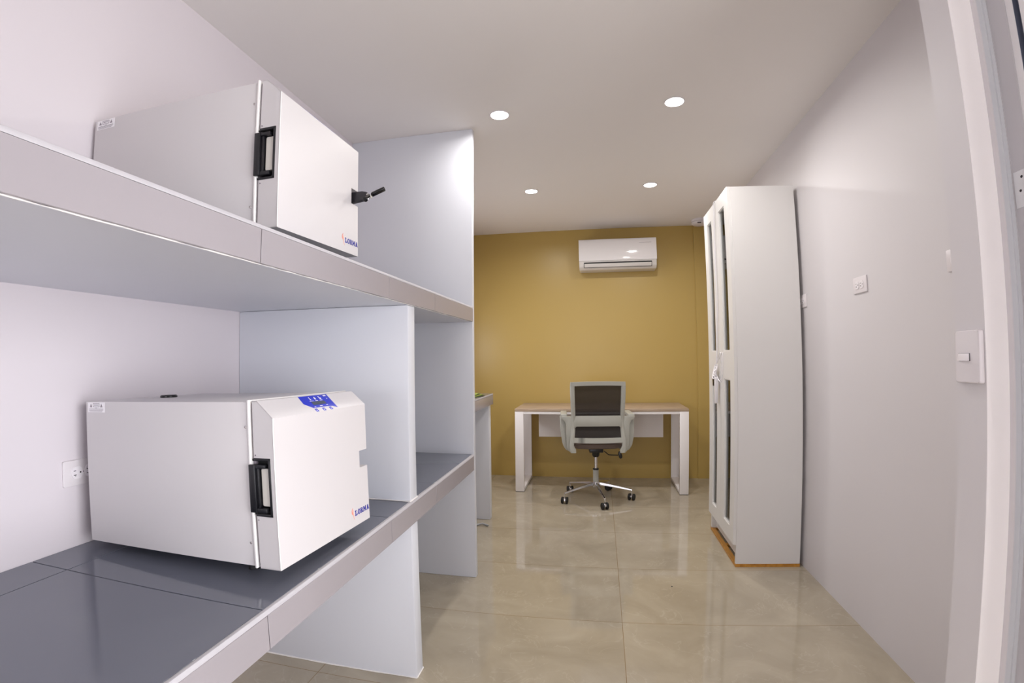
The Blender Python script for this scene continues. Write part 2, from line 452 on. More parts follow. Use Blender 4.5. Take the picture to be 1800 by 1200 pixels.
def divider(name, label, z0, z1):
    bm = bm_new(); box(bm, XL+0.0005, -0.6905, P1, P1b, z0, z1, 0.004)
    t = thing(name, label, 'divider', (XL, P1, z0))
    o = obj('panel', bm, 'blue_grey', t); o.location = (-XL, -P1, -z0)
    bm = bm_new()
    rr = random.Random(5)
    for yy in (P1-0.001, P1b+0.001):
        pts = []; x = XL+0.01
        while x < -0.70:
            pts.append((x, yy, z0+0.002)); x += 0.04
        pts.append((-0.6905, yy, z0+0.002))
        tube(bm, pts, [0.0026+rr.uniform(-.001, .001) for _ in pts], 6)
    tube(bm, [(-0.690, P1, z0+0.002), (-0.690, P1b, z0+0.002)], 0.003, 6)
    o = obj('caulk_bead', bm, 'caulk', t); o.location = (-XL, -P1, -z0)
    return t
divider('shelf_divider', 'pale blue-grey upright panel between the two tiled shelves', ZL+0.0005, ZUb-0.0005)
divider('shelf_divider', 'pale blue-grey upright panel from floor to lower tiled shelf', 0.0005, ZLb-0.0005)

# far counter behind the partition
t = thing('tiled_counter', 'small tiled counter end showing behind the tall grey partition wall', 'counter', (XL, P2b, 0))
CX = -0.8105-XL
bm = bm_new(); box(bm, 0.0005, CX-0.010, 0.001, 1.03, 0.8925, 0.966); obj('slab', bm, 'blue_grey', t)
bm = bm_new(); box(bm, 0.0005, CX-0.004, 0.001, 1.03, 0.966, 0.9746, 0.001); obj('top_tiles', bm, 'top_tile', t)
bm = bm_new(); box(bm, CX-0.010, CX, 0.001, 1.032, 0.8915, 0.962, 0.001); obj('fascia_tiles', bm, 'fascia', t)
bm = bm_new(); box(bm, CX-0.010, CX-0.0005, 0.001, 1.032, 0.9625, 0.973, 0.002); obj('edge_trim', bm, 'trim_grout', t)
bm = bm_new(); box(bm, 0.0005, -0.829-XL, 0.955, 1.02, 0.0005, 0.892, 0.003); obj('end_panel', bm, 'blue_grey', t)
t = thing('paper_stack', 'little stack of green papers on the counter behind the partition', 'papers', (-0.93, 3.36, 0.9751))
for i, (mm, dz) in enumerate((('dkgreen', 0.004), ('green', 0.009), ('dkgreen', 0.012), ('green', 0.017))):
    bm = bm_new(); z0 = (0, 0.004, 0.009, 0.012)[i]
    box(bm, -0.1, 0.095-0.01*i, -0.14, 0.10, z0, dz, 0.0008, 1, Matrix.Rotation(0.06*i-0.08, 4, 'Z')); obj('sheet', bm, mm, t)
bm = bm_new()
tube(bm, [(-0.93, 3.41, 0.008), (-0.885, 3.437, 0.010), (-0.86, 3.45, 0.014), (-0.835, 3.442, 0.010), (-0.81, 3.43, 0.0075)], 0.0065, 12)
tag(obj('pipe_offcut', bm, 'pipe'), 'bent grey plastic pipe offcut lying on the floor behind the partition', 'pipe')

# ------------------------------------------------------------------ laboratory ovens
OW, OD, OH, OT, OC, OCT = 0.4267, 0.60, 0.3987, 0.0695, 0.0406, 0.0454
BX, BY = -0.33, 0.2133     # base centre in door coordinates

def letters(bm, x0, z0, h, w, gap, fn):
    """five slab-serif capitals L O R M A as thin solids"""
    def q(pts): prism(bm, [(x0+off+u*w, z0+v*h) for u, v in pts], 0.0002, 0.0009, fn)
    def r(u0, v0, u1, v1): q([(u0, v0), (u1, v0), (u1, v1), (u0, v1)])
    s = 0.14
    off = 0
    r(.18, 0, .40, 1); r(.02, 1-s, .56, 1); r(.02, 0, .92, s*1.1); r(.76, s, .92, .38)
    off = (w+gap)
    def arc_ring(cx, cy, rx, ry, tx, ty, a0, a1, n):
        for k in range(n):
            b0 = a0+(a1-a0)*k/n; b1 = a0+(a1-a0)*(k+1)/n
            q([(cx+rx*math.cos(b0), cy+ry*math.sin(b0)), (cx+rx*math.cos(b1), cy+ry*math.sin(b1)),
               (cx+(rx-tx)*math.cos(b1), cy+(ry-ty)*math.sin(b1)), (cx+(rx-tx)*math.cos(b0), cy+(ry-ty)*math.sin(b0))])
    arc_ring(.5, .5, .48, .52, .24, .15, 0, 2*PI, 24)
    off = 2*(w+gap)
    r(.14, 0, .36, 1); r(0, 0, .5, s); r(0, 1-s, .5, 1)
    arc_ring(.5, .74, .36, .26, .22, .13, -PI/2, PI/2, 10); r(.3, .48, .52, .61); r(.3, 1-s, .52, 1)
    q([(.46, .5), (.70, .5), (.98, 0), (.72, 0)]); r(.68, 0, 1.04, s)
    off = 3*(w+gap)+w*0.04; 
    r(.08, 0, .26, 1); r(.86, 0, 1.06, 1); r(-.04, 0, .38, s); r(.74, 0, 1.18, s); r(-.04, 1-s, .26, 1); r(.86, 1-s, 1.18, 1)
    q([(.08, 1), (.34, 1), (.66, .25), (.48, .25)]); q([(.86, 1), (1.06, 1), (.66, .25), (.48, .25)])
    off = 4*(w+gap)+w*0.30
    q([(.10, 0), (.28, 0), (.60, 1), (.42, 1)]); q([(.72, 0), (.96, 0), (.62, 1), (.40, 1)]); r(.26, .28, .78, .42); r(-.02, 0, .40, s); r(.60, 0, 1.08, s)

def oven(label, x, y, r, al, be, z, latch):
    rot = Euler((be, -al, r), 'XYZ')
    R = rot.to_matrix()
    loc = Vector((x, y, z)) + R @ Vector((BX, BY, 0))
    t = thing('laboratory_oven', label, 'oven', loc, rot, 'laboratory ovens on the tiled shelves')
    sh = lambda b, a, wv: Vector((b-BX, a-BY, wv))
    def part(name, fn, m, parent=t):
        bm = bm_new(); fn(bm); return obj(name, bm, m, parent)
    def bx(bm, b0, b1, a0, a1, w0, w1, bev=0.0, seg=2):
        box(bm, b0-BX, b1-BX, a0-BY, a1-BY, w0, w1, bev, seg)
    # body
    part('body', lambda bm: bx(bm, -OD-OT, -0.072, 0.0, OW-0.003, 0.004, OH-0.002, 0.0012), 'oven_white')
    part('front_flange', lambda bm: bx(bm, -0.0725, -0.0665, -0.0035, OW, 0.0, OH+0.0025, 0.0015), 'oven_lip')
    part('inner_frame', lambda bm: bx(bm, -0.067, -0.058, 0.006, OW-0.05, 0.006, OH-0.006), 'print_grey')
    # door cover shell, 2 mm sheet
    def shell(bm):
        th = 0.0022; n0, n1, nd = 0.1680, 0.2190, 0.045
        for (w0, w1, a1) in ((0.0, n0, OW), (n0, n1, OW-nd), (n1, OH-OC, OW)):
            bx(bm, -th, 0, 0, a1, w0, w1)
        # chamfer + top sheets
        prism(bm, [(0, OH-OC), (-OCT, OH), (-OCT, OH-th), (-th, OH-OC)], 0, OW, lambda u, v, h: sh(u, h, v))
        bx(bm, -0.0595, -OCT, 0, OW, OH-th, OH)
        bx(bm, -0.0595, -th, 0, OW, 0, th)
        # near side with a cut-out for the grip
        for (h0, h1) in ((0, th), (OW-th, OW)):
            near = h0 == 0
            lo, hi = (0.1300, 0.2600) if near else (n0, n1)
            bx(bm, -0.0595, -0.0005, h0, h1, 0, lo)
            if near: bx(bm, -0.0150, -0.0005, h0, h1, lo, hi)
            prism(bm, [(-0.0595, hi), (-0.0005, hi), (-0.0005, OH-OC), (-OCT, OH-0.0005), (-0.0595, OH-0.0005)], h0, h1, lambda u, v, h: sh(u, h, v))
        # returns lining the notch
        bx(bm, -0.0595, -th, OW-nd-0.001, OW-nd, n0, n1)
        bx(bm, -0.0595, -th, OW-nd, OW, n0-th, n0)
        bx(bm, -0.0595, -th, OW-nd, OW, n1, n1+th)
    door = part('door', shell, 'oven_white')
    part('door_edge', lambda bm: tube(bm, [sh(-0.0004, 0.0004, 0.001), sh(-0.0004, 0.0004, OH-OC)], 0.0012, 8), 'oven_lip', door)
    # recessed grip on the near side
    def bezel(bm):
        s = 0.0065; a0, a1 = -0.0015, 0.004
        bx(bm, -0.0600, -0.0118, a0, a1, 0.2585, 0.2585+s, 0.001); bx(bm, -0.0600, -0.0118, a0, a1, 0.1268, 0.1268+s, 0.001)
        bx(bm, -0.0118-s, -0.0118, a0, a1, 0.1268, 0.2650, 0.001)
    g = part('grip_bezel', bezel, 'black')
    part('recess', lambda bm: (bx(bm, -0.066, -0.0140, 0.012, 0.016, 0.130, 0.262), bx(bm, -0.066, -0.0140, 0.002, 0.014, 0.2575, 0.262), bx(bm, -0.066, -0.0140, 0.002, 0.014, 0.130, 0.134), bx(bm, -0.0185, -0.0140, 0.002, 0.014, 0.130, 0.262)), 'void', g)
    def hook(bm):
        bx(bm, -0.0700, -0.0520, -0.009, -0.001, 0.1370, 0.2505, 0.0015)
        bx(bm, -0.0600, -0.0240, -0.007, 0.006, 0.2415, 0.2505, 0.0015)
        bx(bm, -0.0600, -0.0240, -0.007, 0.006, 0.1370, 0.1475, 0.0015)
        bx(bm, -0.0530, -0.0445, -0.004, 0.006, 0.1450, 0.2440, 0.001)
    part('grip', hook, 'black', g)
    def ins(bm):
        pts = rrect(0.0240, 0.0885, 0.004, 4, -0.0298, 0.1955)
        prism(bm, pts, 0.0035, 0.0115, lambda u, v, h: sh(u, h, v))
    part('grip_insert', ins, 'insert', g)
    # screws
    for (b, wv, rr, mm) in ((-0.0815, 0.337, 0.0034, 'screw_head'), (-0.0825, 0.060, 0.0034, 'screw_head'), (-0.0545, 0.2715, 0.0018, 'print_grey'), (-0.0545, 0.1180, 0.0018, 'print_grey')):
        def sc(bm, b=b, wv=wv, rr=rr):
            lathe(bm, [(rr, -0.001), (rr, 0.0006), (rr*0.8, 0.0014), (rr*0.35, 0.0015), (rr*0.3, 0.0004), (0, 0.0004)], 16,
                  Matrix.Translation(sh(b, 0.0, wv)) @ Matrix.Rotation(PI/2, 4, 'X'))
        part('screw', sc, mm)
    # warning sticker at the rear top corner of the side
    stk = part('warning_label', lambda bm: bx(bm, -0.6600, -0.5880, -0.0006, 0.0, 0.3670, 0.3945), 'sticker')
    def prn(bm):
        y0, y1 = -0.0010, -0.0006
        for (b0, b1, w0, w1) in ((-0.638, -0.610, 0.3905, 0.3920), (-0.638, -0.610, 0.3815, 0.3830), (-0.638, -0.6368, 0.3815, 0.3920), (-0.6112, -0.610, 0.3815, 0.3920),
                                 (-0.634, -0.614, 0.3860, 0.3880), (-0.628, -0.620, 0.3785, 0.3795), (-0.655, -0.593, 0.3755, 0.3766), (-0.655, -0.593, 0.3732, 0.3740), (-0.655, -0.596, 0.3708, 0.3716), (-0.653, -0.600, 0.3687, 0.3693)):
            bx(bm, b0, b1, y0, y1, w0, w1)
        for c in (-0.6465, -0.6015):
            prism(bm, [(c-0.005, 0.381), (c+0.005, 0.381), (c, 0.391)], y0, y1, lambda u, v, h: sh(u, h, v))
    part('label_print', prn, 'print_grey', stk)
    # brand mark on the door
    fn = lambda u, v, h: sh(h, u, v)
    part('brand_lettering', lambda bm: letters(bm, 0.3405, 0.0305, 0.0155, 0.0145, 0.0015, fn), 'letter_blue', door)
    def flame(bm, prof):
        for i in range(len(prof)-1):
            (u0, v0, t0), (u1, v1, t1) = prof[i], prof[i+1]
            prism(bm, [(u0-t0, v0), (u0+t0, v0), (u1+t1, v1), (u1-t1, v1)], 0.0002, 0.0009, fn)
    part('brand_flame', lambda bm: flame(bm, [(0.3375, 0.0205, .0003), (0.3345, 0.026, .0012), (0.3325, 0.033, .0017), (0.3315, 0.040, .0018), (0.3318, 0.046, .0014), (0.3325, 0.051, .0004)]), 'pale_red', door)
    part('brand_flame', lambda bm: flame(bm, [(0.3285, 0.037, .0004), (0.3268, 0.040, .0022), (0.3252, 0.044, .0022), (0.3245, 0.049, .0013), (0.3265, 0.054, .0009), (0.3295, 0.057, .0003)]), 'orange', door)
    # control panel on the sloping top of the door
    L = math.hypot(OC, OCT); ub, uw = OCT/L, -OC/L
    nb, nw = OC/L, OCT/L
    def cf(a, tt, h):
        d = tt*L
        return sh(-OCT+ub*d+nb*h, a, OH+uw*d+nw*h)
    pan = part('control_panel', lambda bm: prism(bm, [(0.154, 0.02), (0.2835, 0.02), (0.2800, 0.93), (0.2620, 0.80), (0.2380, 0.77), (0.1750, 0.77), (0.1500, 0.47)], 0.0, 0.0003, cf), 'blue')
    part('display', lambda bm: prism(bm, [(0.187, 0.40), (0.247, 0.40), (0.247, 0.61), (0.187, 0.61)], 0.0003, 0.0005, cf), 'lcd', pan)
    def icons(bm):
        def rc(a0, t0, a1, t1): prism(bm, [(a0, t0), (a1, t0), (a1, t1), (a0, t1)], 0.0003, 0.0005, cf)
        rc(0.1925, 0.10, 0.1950, 0.28); rc(0.1918, 0.24, 0.1958, 0.29); rc(0.185, 0.34, 0.203, 0.365)
        prism(bm, [(0.2165, 0.10), (0.2200, 0.20), (0.2190, 0.28), (0.2140, 0.28), (0.2130, 0.20)], 0.0003, 0.0005, cf); rc(0.211, 0.34, 0.222, 0.365)
        rc(0.236, 0.10, 0.240, 0.22); rc(0.236, 0.20, 0.244, 0.28); rc(0.231, 0.34, 0.243, 0.365)
        rc(0.262, 0.07, 0.275, 0.14); rc(0.266, 0.28, 0.271, 0.31)
        rc(0.183, 0.70, 0.190, 0.73); rc(0.209, 0.68, 0.221, 0.71); rc(0.240, 0.66, 0.248, 0.69)
    part('panel_symbols', icons, 'sticker', pan)
    for a0 in (0.1745, 0.2080, 0.2410):
        bt = part('button', lambda bm: prism(bm, [(a0, 0.83), (a0+0.0115, 0.83), (a0+0.0115, 1.0), (a0, 1.0)], 0.0, 0.0004, cf), 'blue')
        part('button_symbol', lambda bm: prism(bm, [(a0+0.004, 0.90), (a0+0.008, 0.93), (a0+0.004, 0.97)], 0.0004, 0.0006, cf), 'sticker', bt)
    # top seam plate and vent plug
    v = part('vent_plug', lambda bm: lathe(bm, [(0.025, -0.002), (0.025, 0.005), (0.022, 0.008), (0.0, 0.009)], 28, Matrix.Translation(sh(-0.572, 0.20, OH-0.002))), 'gloss_black')
    # feet reach the shelf in spite of the slight lean
    for b in (-0.14, -0.60):
        for a in (0.07, OW-0.07):
            gap = 0.0409 + al*b + be*a - 0.001
            part('foot', lambda bm, b=b, a=a, gap=gap: lathe(bm, [(0.016, -gap+0.0005), (0.014, 0.0045)], 20, Matrix.Translation(sh(b, a, 0))), 'rubber')
    # latch
    if latch == 'open':
        def arm(bm):
            pts = [(-0.052, 0.170), (-0.052, 0.2100), (0.030, 0.2100), (0.046, 0.2060), (0.054, 0.1980), (0.052, 0.1880), (0.040, 0.1800), (-0.010, 0.1740)]
            prism(bm, pts, 0.396, 0.416, lambda u, v, h: sh(u, h, v), 0.003)
        la = part('latch_arm', arm, 'dark_metal')
        part('latch_grip', lambda bm: tube(bm, [sh(0.056, 0.414, 0.200), sh(0.058, 0.416, 0.201), sh(0.0975, 0.424, 0.2185), sh(0.099, 0.4243, 0.2192)], [0.0055, 0.0078, 0.0078, 0.0055], 18), 'gloss_black', la)
        part('latch_grip', lambda bm: tube(bm, [sh(0.052, 0.402, 0.195), sh(0.0555, 0.39, 0.186), sh(0.0600, 0.362, 0.168), sh(0.0603, 0.360, 0.167)], [0.0045, 0.0078, 0.0080, 0.0055], 18), 'gloss_black', la)
        part('latch_pin', lambda bm: tube(bm, [sh(0.052, 0.392, 0.194), sh(0.052, 0.420, 0.194)], 0.0042, 14), 'insert', la)
    else:
        la = part('latch_arm', lambda bm: tube(bm, [sh(-0.050, OW-0.02, 0.185), sh(-0.052, OW+0.008, 0.21), sh(-0.045, OW+0.014, 0.235)], 0.006, 12), 'dark_metal')
        part('latch_grip', lambda bm: tube(bm, [sh(-0.045, OW+0.012, 0.235), sh(-0.016, OW+0.014, 0.258), sh(-0.014, OW+0.014, 0.2595)], [0.007, 0.0078, 0.005], 14), 'gloss_black', la)
    return t

oven('white laboratory oven with blue control panel showing, standing on the lower tiled shelf', -0.722, 0.9457, -0.037, 0.0286, -0.0109, ZL+0.0409, 'shut')
oven('white laboratory oven with black latch lever sticking out, standing on the upper shelf', -0.7653, 1.0019, 0.0089, 0.0131, 0.0234, ZU+0.0409, 'open')

# ------------------------------------------------------------------ sockets and switch
def socket_plate(name, label, loc, rotz, group=None, two=True):
    """horizontal duplex outlet, local: x = along wall, -y = out of the wall, z up, origin at plate centre back"""
    t = thing(name, label, 'socket', loc, (0, 0, rotz), group)
    bm = bm_new()
    prism(bm, rrect(0.118, 0.074, 0.004), 0.0, -0.006, lambda u, v, h: Vector((u, h, v)), 0.0015)
    obj('plate', bm, 'plastic_grey', t)
    for sx in ((-1, 1) if two else (1,)):
        bm = bm_new(); cx = sx*0.0195
        pts = [(cx+0.0170*math.cos(k*PI/14), max(-0.0175, min(0.0175, 0.0195*math.sin(k*PI/14)))) for k in range(28)]
        prism(bm, pts, -0.005, -0.0085, lambda u, v, h: Vector((u, h, v)))
        f = obj('socket_face', bm, 'plastic', t)
        bm = bm_new()
        d = 1 if sx > 0 else 1
        def r(u0, u1, v0, v1): box(bm, cx+min(u0, u1), cx+max(u0, u1), -0.0088, -0.0080, v0, v1)
        r(-0.011, -0.004, 0.0050, 0.0070); r(-0.011, -0.003, -0.0070, -0.0050); r(-0.0065, -0.0050, -0.0105, -0.0065)
        lathe(bm, [(0.0025, 0.0080), (0.0025, 0.0088)], 12, Matrix.Translation((cx+0.009, 0, 0)) @ Matrix.Rotation(PI/2, 4, 'X'))
        obj('slots', bm, 'slot', f)
    bm = bm_new(); lathe(bm, [(0.0022, 0.005), (0.0022, 0.0068)], 10, Matrix.Rotation(PI/2, 4, 'X')); obj('screw', bm, 'print_grey', t)
    return t
# left wall: out of wall = +X ; local -y -> +X  => rotz = +90deg, local x -> +Y
socket_plate('wall_socket', 'white wall socket behind the near end of the lower oven', (XL, 0.9955, 0.9280), PI/2)
# right wall: local -y -> -X => rotz = -90deg
socket_plate('wall_socket', 'white wall socket on the open stretch of the right wall', (XR, 2.235, 1.5550), -PI/2)
socket_plate('wall_socket', 'white wall socket half hidden at the back edge of the tall cabinet', (XR, 2.885, 1.5520), -PI/2)
socket_plate('wall_socket', 'sliver of a white wall socket at the edge of the switch pier', (XR, 1.5980, 1.5510), -PI/2)

t = thing('light_switch', 'white single light switch plate on the pier at right', 'switch', (PX, 1.1400, 1.2355), (0, 0, -PI/2))
bm = bm_new()
prism(bm, rrect(0.086, 0.122, 0.005), 0.0, -0.010, lambda u, v, h: Vector((u*(1 if h > -0.005 else 0.9), h, v*(1 if h > -0.005 else 0.985))), 0.002)
obj('plate', bm, 'plastic_grey', t)
bm = bm_new(); box(bm, -0.026, 0.010, -0.0115, -0.0098, -0.010, 0.008); obj('recess', bm, 'slot', t)
bm = bm_new(); prism(bm, [(-0.0095, -0.0165), (-0.0095, -0.010), (0.0075, -0.010), (0.0075, -0.0125)], -0.0255, 0.0095, lambda u, v, h: Vector((h, v, u)), 0.0006); obj('rocker', bm, 'plastic', t)

# ------------------------------------------------------------------ ceiling fittings
lamp_proto = thing('ceiling_downlight', '', 'ceiling light', (0, 0, 0), group='recessed ceiling downlights')
bm = bm_new(); lathe(bm, [(0.053, 0.0), (0.056, -0.0015), (0.055, -0.004), (0.049, -0.0048), (0.047, -0.002), (0.047, 0.0)], 40); obj('trim_ring', bm, 'plastic', lamp_proto)
bm = bm_new(); lathe(bm, [(0.0472, -0.0005), (0.0472, -0.0030), (0.030, -0.0040), (0.0, -0.0044)], 40); obj('diffuser', bm, 'lamp', lamp_proto)
ld = bpy.data.lights.new('downlight_bulb', 'AREA'); ld.shape = 'DISK'; ld.size = 0.09; ld.energy = LAMP_W; ld.color = (1.0, 0.965, 0.93); ld.spread = math.radians(168)
lo = bpy.data.objects.new('downlight_bulb', ld); COL.objects.link(lo); lo.parent = lamp_proto; lo.location = (0, 0, -0.006)
spots = [(-0.4965, 2.4585, 'round ceiling downlight nearer the camera, on the left, above the tall partition end'),
         (0.4400, 2.4585, 'round ceiling downlight nearer the camera, on the right, biggest of the four'),
         (-0.4985, 3.7300, 'round ceiling downlight farther back on the left, near the mustard wall'),
         (0.4380, 3.7300, 'round ceiling downlight farther back on the right, in front of the air conditioner')]
for i, (x, y, lab) in enumerate(spots):
    o = lamp_proto if i == 0 else copy_tree(lamp_proto)
    o.location = (x, y, ZC-0.0002); o['label'] = lab
# the lamp close beside the partition is dimmer
bulb0 = [c for c in COL.objects if c.parent == lamp_proto and c.type == 'LIGHT'][0]
bulb0.data = bulb0.data.copy(); bulb0.data.energy = 5.0

t = thing('smoke_detector', 'round white smoke detector on the ceiling beside the tall cabinet', 'smoke detector', (1.038, 4.80, ZC))
bm = bm_new(); lathe(bm, [(0.088, 0.0), (0.090, -0.004), (0.090, -0.020), (0.086, -0.024)], 40); obj('base', bm, 'plastic_grey', t)
bm = bm_new(); lathe(bm, [(0.080, -0.020), (0.080, -0.027), (0.086, -0.028), (0.086, -0.036), (0.078, -0.046), (0.055, -0.052), (0.0, -0.053)], 40); obj('housing', bm, 'plastic_grey', t)
bm = bm_new(); box(bm, -0.045, -0.008, -0.080, -0.0690, -0.0495, -0.0425, 0.001); obj('sensor_slot', bm, 'slot', t)

# ------------------------------------------------------------------ air conditioner
t = thing('air_conditioner', 'white split air conditioner high on the mustard wall', 'air conditioner', (0.2130, YB, 2.115))
aw = 0.385
def acp(u, v, h): return Vector((h, -u, v))     # profile (depth, height), swept in x
bm = bm_new()
prism(bm, [(0.0, 0.0), (0.150, 0.002), (0.185, 0.030), (0.196, 0.075), (0.196, 0.110), (0.19, 0.295), (0.17, 0.307), (0.0, 0.307)], -aw, aw, acp, 0.012)
obj('housing', bm, 'ac2', t)
bm = bm_new()
prism(bm, [(0.190, 0.086)] + [(0.2075-0.47*(0.088+0.0175*k-0.14)**2, 0.088+0.0175*k) for k in range(13)] + [(0.188, 0.307), (0.175, 0.311), (0.150, 0.3115), (0.150, 0.305), (0.180, 0.300)], -aw+0.0005, aw-0.0005, acp)
fp = obj('front_panel', bm, 'ac', t)
bm = bm_new(); box(bm, 0.215, 0.335, -0.2085, -0.2060, 0.2580, 0.2605); lg = obj('brand_line', bm, 'print_grey', fp)
lg.location = (0, 0.007, 0)
bm = bm_new()
prism(bm, [(0.150, 0.058), (0.2010, 0.0600), (0.2015, 0.0720), (0.150, 0.068)], -0.335, 0.335, acp)
prism(bm, [(0.150, 0.022), (0.1830, 0.0215), (0.1980, 0.0640), (0.150, 0.066)], -0.337, 0.337, acp); obj('air_outlet', bm, 'void', t)
bm = bm_new()
prism(bm, [(0.176, 0.0245), (0.1860, 0.0250), (0.2000, 0.0560), (0.1990, 0.0615), (0.1900, 0.0610)], -0.332, 0.332, acp, 0.0012); obj('louver', bm, 'ac2', t)

# ------------------------------------------------------------------ desk
DX0, DX1, DY0, DY1, DZ = -0.769, 0.7985, 4.3878, 4.955, 0.7778
t = thing('office_desk', 'pale wood desk with white steel loop legs against the mustard wall', 'desk', ((DX0+DX1)/2, (DY0+DY1)/2, 0))
ox, oy = (DX0+DX1)/2, (DY0+DY1)/2
hx, hy = (DX1-DX0)/2, (DY1-DY0)/2
bm = bm_new(); box(bm, -hx, hx, -hy, hy, DZ-0.026, DZ, 0.0012); obj('tabletop', bm, 'desk_wood', t)
bm = bm_new()
box(bm, -hx+0.004, hx-0.004, -hy+0.003, -hy+0.043, DZ-0.050, DZ-0.0265, 0.001)
box(bm, -hx+0.004, hx-0.004, hy-0.05, hy-0.01, DZ-0.050, DZ-0.0265, 0.001)
obj('under_frame', bm, 'steel', t)
for sx in (-1, 1):
    bm = bm_new()
    x0, x1 = (-hx+0.0005, -hx+0.080) if sx < 0 else (hx-0.080, hx-0.0005)
    z1 = DZ-0.0268
    box(bm, x0, x1, -hy+0.001, -hy+0.031, 0.005, z1, 0.001)
    box(bm, x0, x1, hy-0.041, hy-0.011, 0.005, z1, 0.001)
    box(bm, x0, x1, -hy+0.03, hy-0.04, 0.005, 0.035, 0.001)
    box(bm, x0, x1, -hy+0.03, hy-0.04, z1-0.03, z1, 0.001)
    lg = obj('leg', bm, 'steel', t)
    bm = bm_new(); box(bm, x0+0.002, x1-0.002, -hy+0.003, hy-0.013, 0.0003, 0.0052); obj('foot_strip', bm, 'rubber', lg)
bm = bm_new(); box(bm, -0.592-ox, 0.618-ox, 4.75-oy, 4.766-oy, 0.463, DZ-0.050, 0.001); obj('modesty_panel', bm, 'steel', t)

# ------------------------------------------------------------------ office chair
t = thing('office_chair', 'grey mesh-back swivel office chair with chrome base, pushed up to the desk', 'chair', (-0.029, 4.24, 0), (0, 0, 0.078))
def cobj(name, fn, m, parent=t):
    bm = bm_new(); fn(bm); return obj(name, bm, m, parent)
# five legs with casters
for k in range(5):
    a = math.radians(-76+72*k) - 0.078
    Rm = Matrix.Rotation(a, 4, 'Z')
    def leg(bm):
        secs = [(0.022, 0.138, 0.014, 0.016), (0.06, 0.136, 0.013, 0.015), (0.16, 0.120, 0.011, 0.012), (0.27, 0.099, 0.009, 0.009), (0.312, 0.091, 0.009, 0.008)]
        rings = []
        for (r, z, hw, hh) in secs:
            rings.append([bm.verts.new(Rm @ Vector((r, sy*hw, z+sz*hh*(0.9 if sz > 0 else 1.0)))) for sy, sz in ((-1, -.6), (-.75, .8), (0, 1), (.75, .8), (1, -.6), (0, -1))])
        for A, B in zip(rings[:-1], rings[1:]):
            for i in range(6): bm.faces.new((A[i], A[(i+1) % 6], B[(i+1) % 6], B[i]))
        bm.faces.new(rings[0]); bm.faces.new(rings[-1][::-1])
        bmesh.ops.recalc_face_normals(bm, faces=bm.faces[:])
    lg = cobj('leg', leg, 'chrome')
    base = Rm @ Vector((0.310, 0, 0))
    sw = [0.3, -0.5, 0.9, 0.2, -0.2][k]
    Cm = Matrix.Translation((base.x, base.y, 0)) @ Matrix.Rotation(sw, 4, 'Z')
    def stem(bm):
        tube(bm, [Cm @ Vector((0, 0, 0.046)), Cm @ Vector((0, 0, 0.088))], 0.006, 12)
        # hood over the wheels
        pts = [(0.021*math.cos(q), 0.029+0.021*math.sin(q)) for q in [PI*j/10 for j in range(11)]] + [(-0.016, 0.024), (0.016, 0.024)]
        prism(bm, pts, -0.010, 0.010, lambda u, v, h: Cm @ Vector((h, u, v)), 0.001)
    cst = cobj('caster', stem, 'chrome', lg)
    for s in (-1, 1):
        def wheel(bm):
            lathe(bm, [(0.010, 0.011), (0.026, 0.0105), (0.029, 0.014), (0.029, 0.024), (0.026, 0.028), (0.012, 0.0285), (0.0, 0.028)], 24,
                  Cm @ Matrix.Translation((0, 0, 0.0292)) @ Matrix.Rotation(s*PI/2, 4, 'Y'))
        cobj('wheel', wheel, 'rubber', cst)
cobj('hub', lambda bm: lathe(bm, [(0.020, 0.095), (0.030, 0.105), (0.036, 0.125), (0.036, 0.145), (0.030, 0.158), (0.026, 0.160)], 28), 'chrome')
cobj('column_sleeve', lambda bm: lathe(bm, [(0.0245, 0.158), (0.0245, 0.262), (0.023, 0.265)], 28), 'chair_frame')
cobj('column_collar', lambda bm: lathe(bm, [(0.026, 0.262), (0.027, 0.268), (0.024, 0.274)], 24), 'black')
cobj('gas_lift', lambda bm: lathe(bm, [(0.0135, 0.26), (0.0135, 0.40)], 24), 'chrome')
def mech(bm):
    lathe(bm, [(0.024, 0.375), (0.032, 0.39), (0.034, 0.425)], 24)
    box(bm, -0.060, 0.060, -0.08, 0.12, 0.424, 0.458, 0.006)
cobj('tilt_mechanism', mech, 'black')
def lever(bm):
    tube(bm, [(0.07, -0.03, 0.430), (0.088, -0.03, 0.415), (0.108, -0.03, 0.398), (0.135, -0.03, 0.3955), (0.19, -0.03, 0.394)], 0.0042, 10)
lv = cobj('height_lever', lever, 'black')
cobj('lever_paddle', lambda bm: prism(bm, [(0.196, 0.425), (0.212, 0.425), (0.226, 0.395), (0.228, 0.375), (0.216, 0.362), (0.202, 0.366), (0.196, 0.385), (0.190, 0.400)], -0.04, -0.018, lambda u, v, h: Vector((u, h, v)), 0.004), 'black', lv)
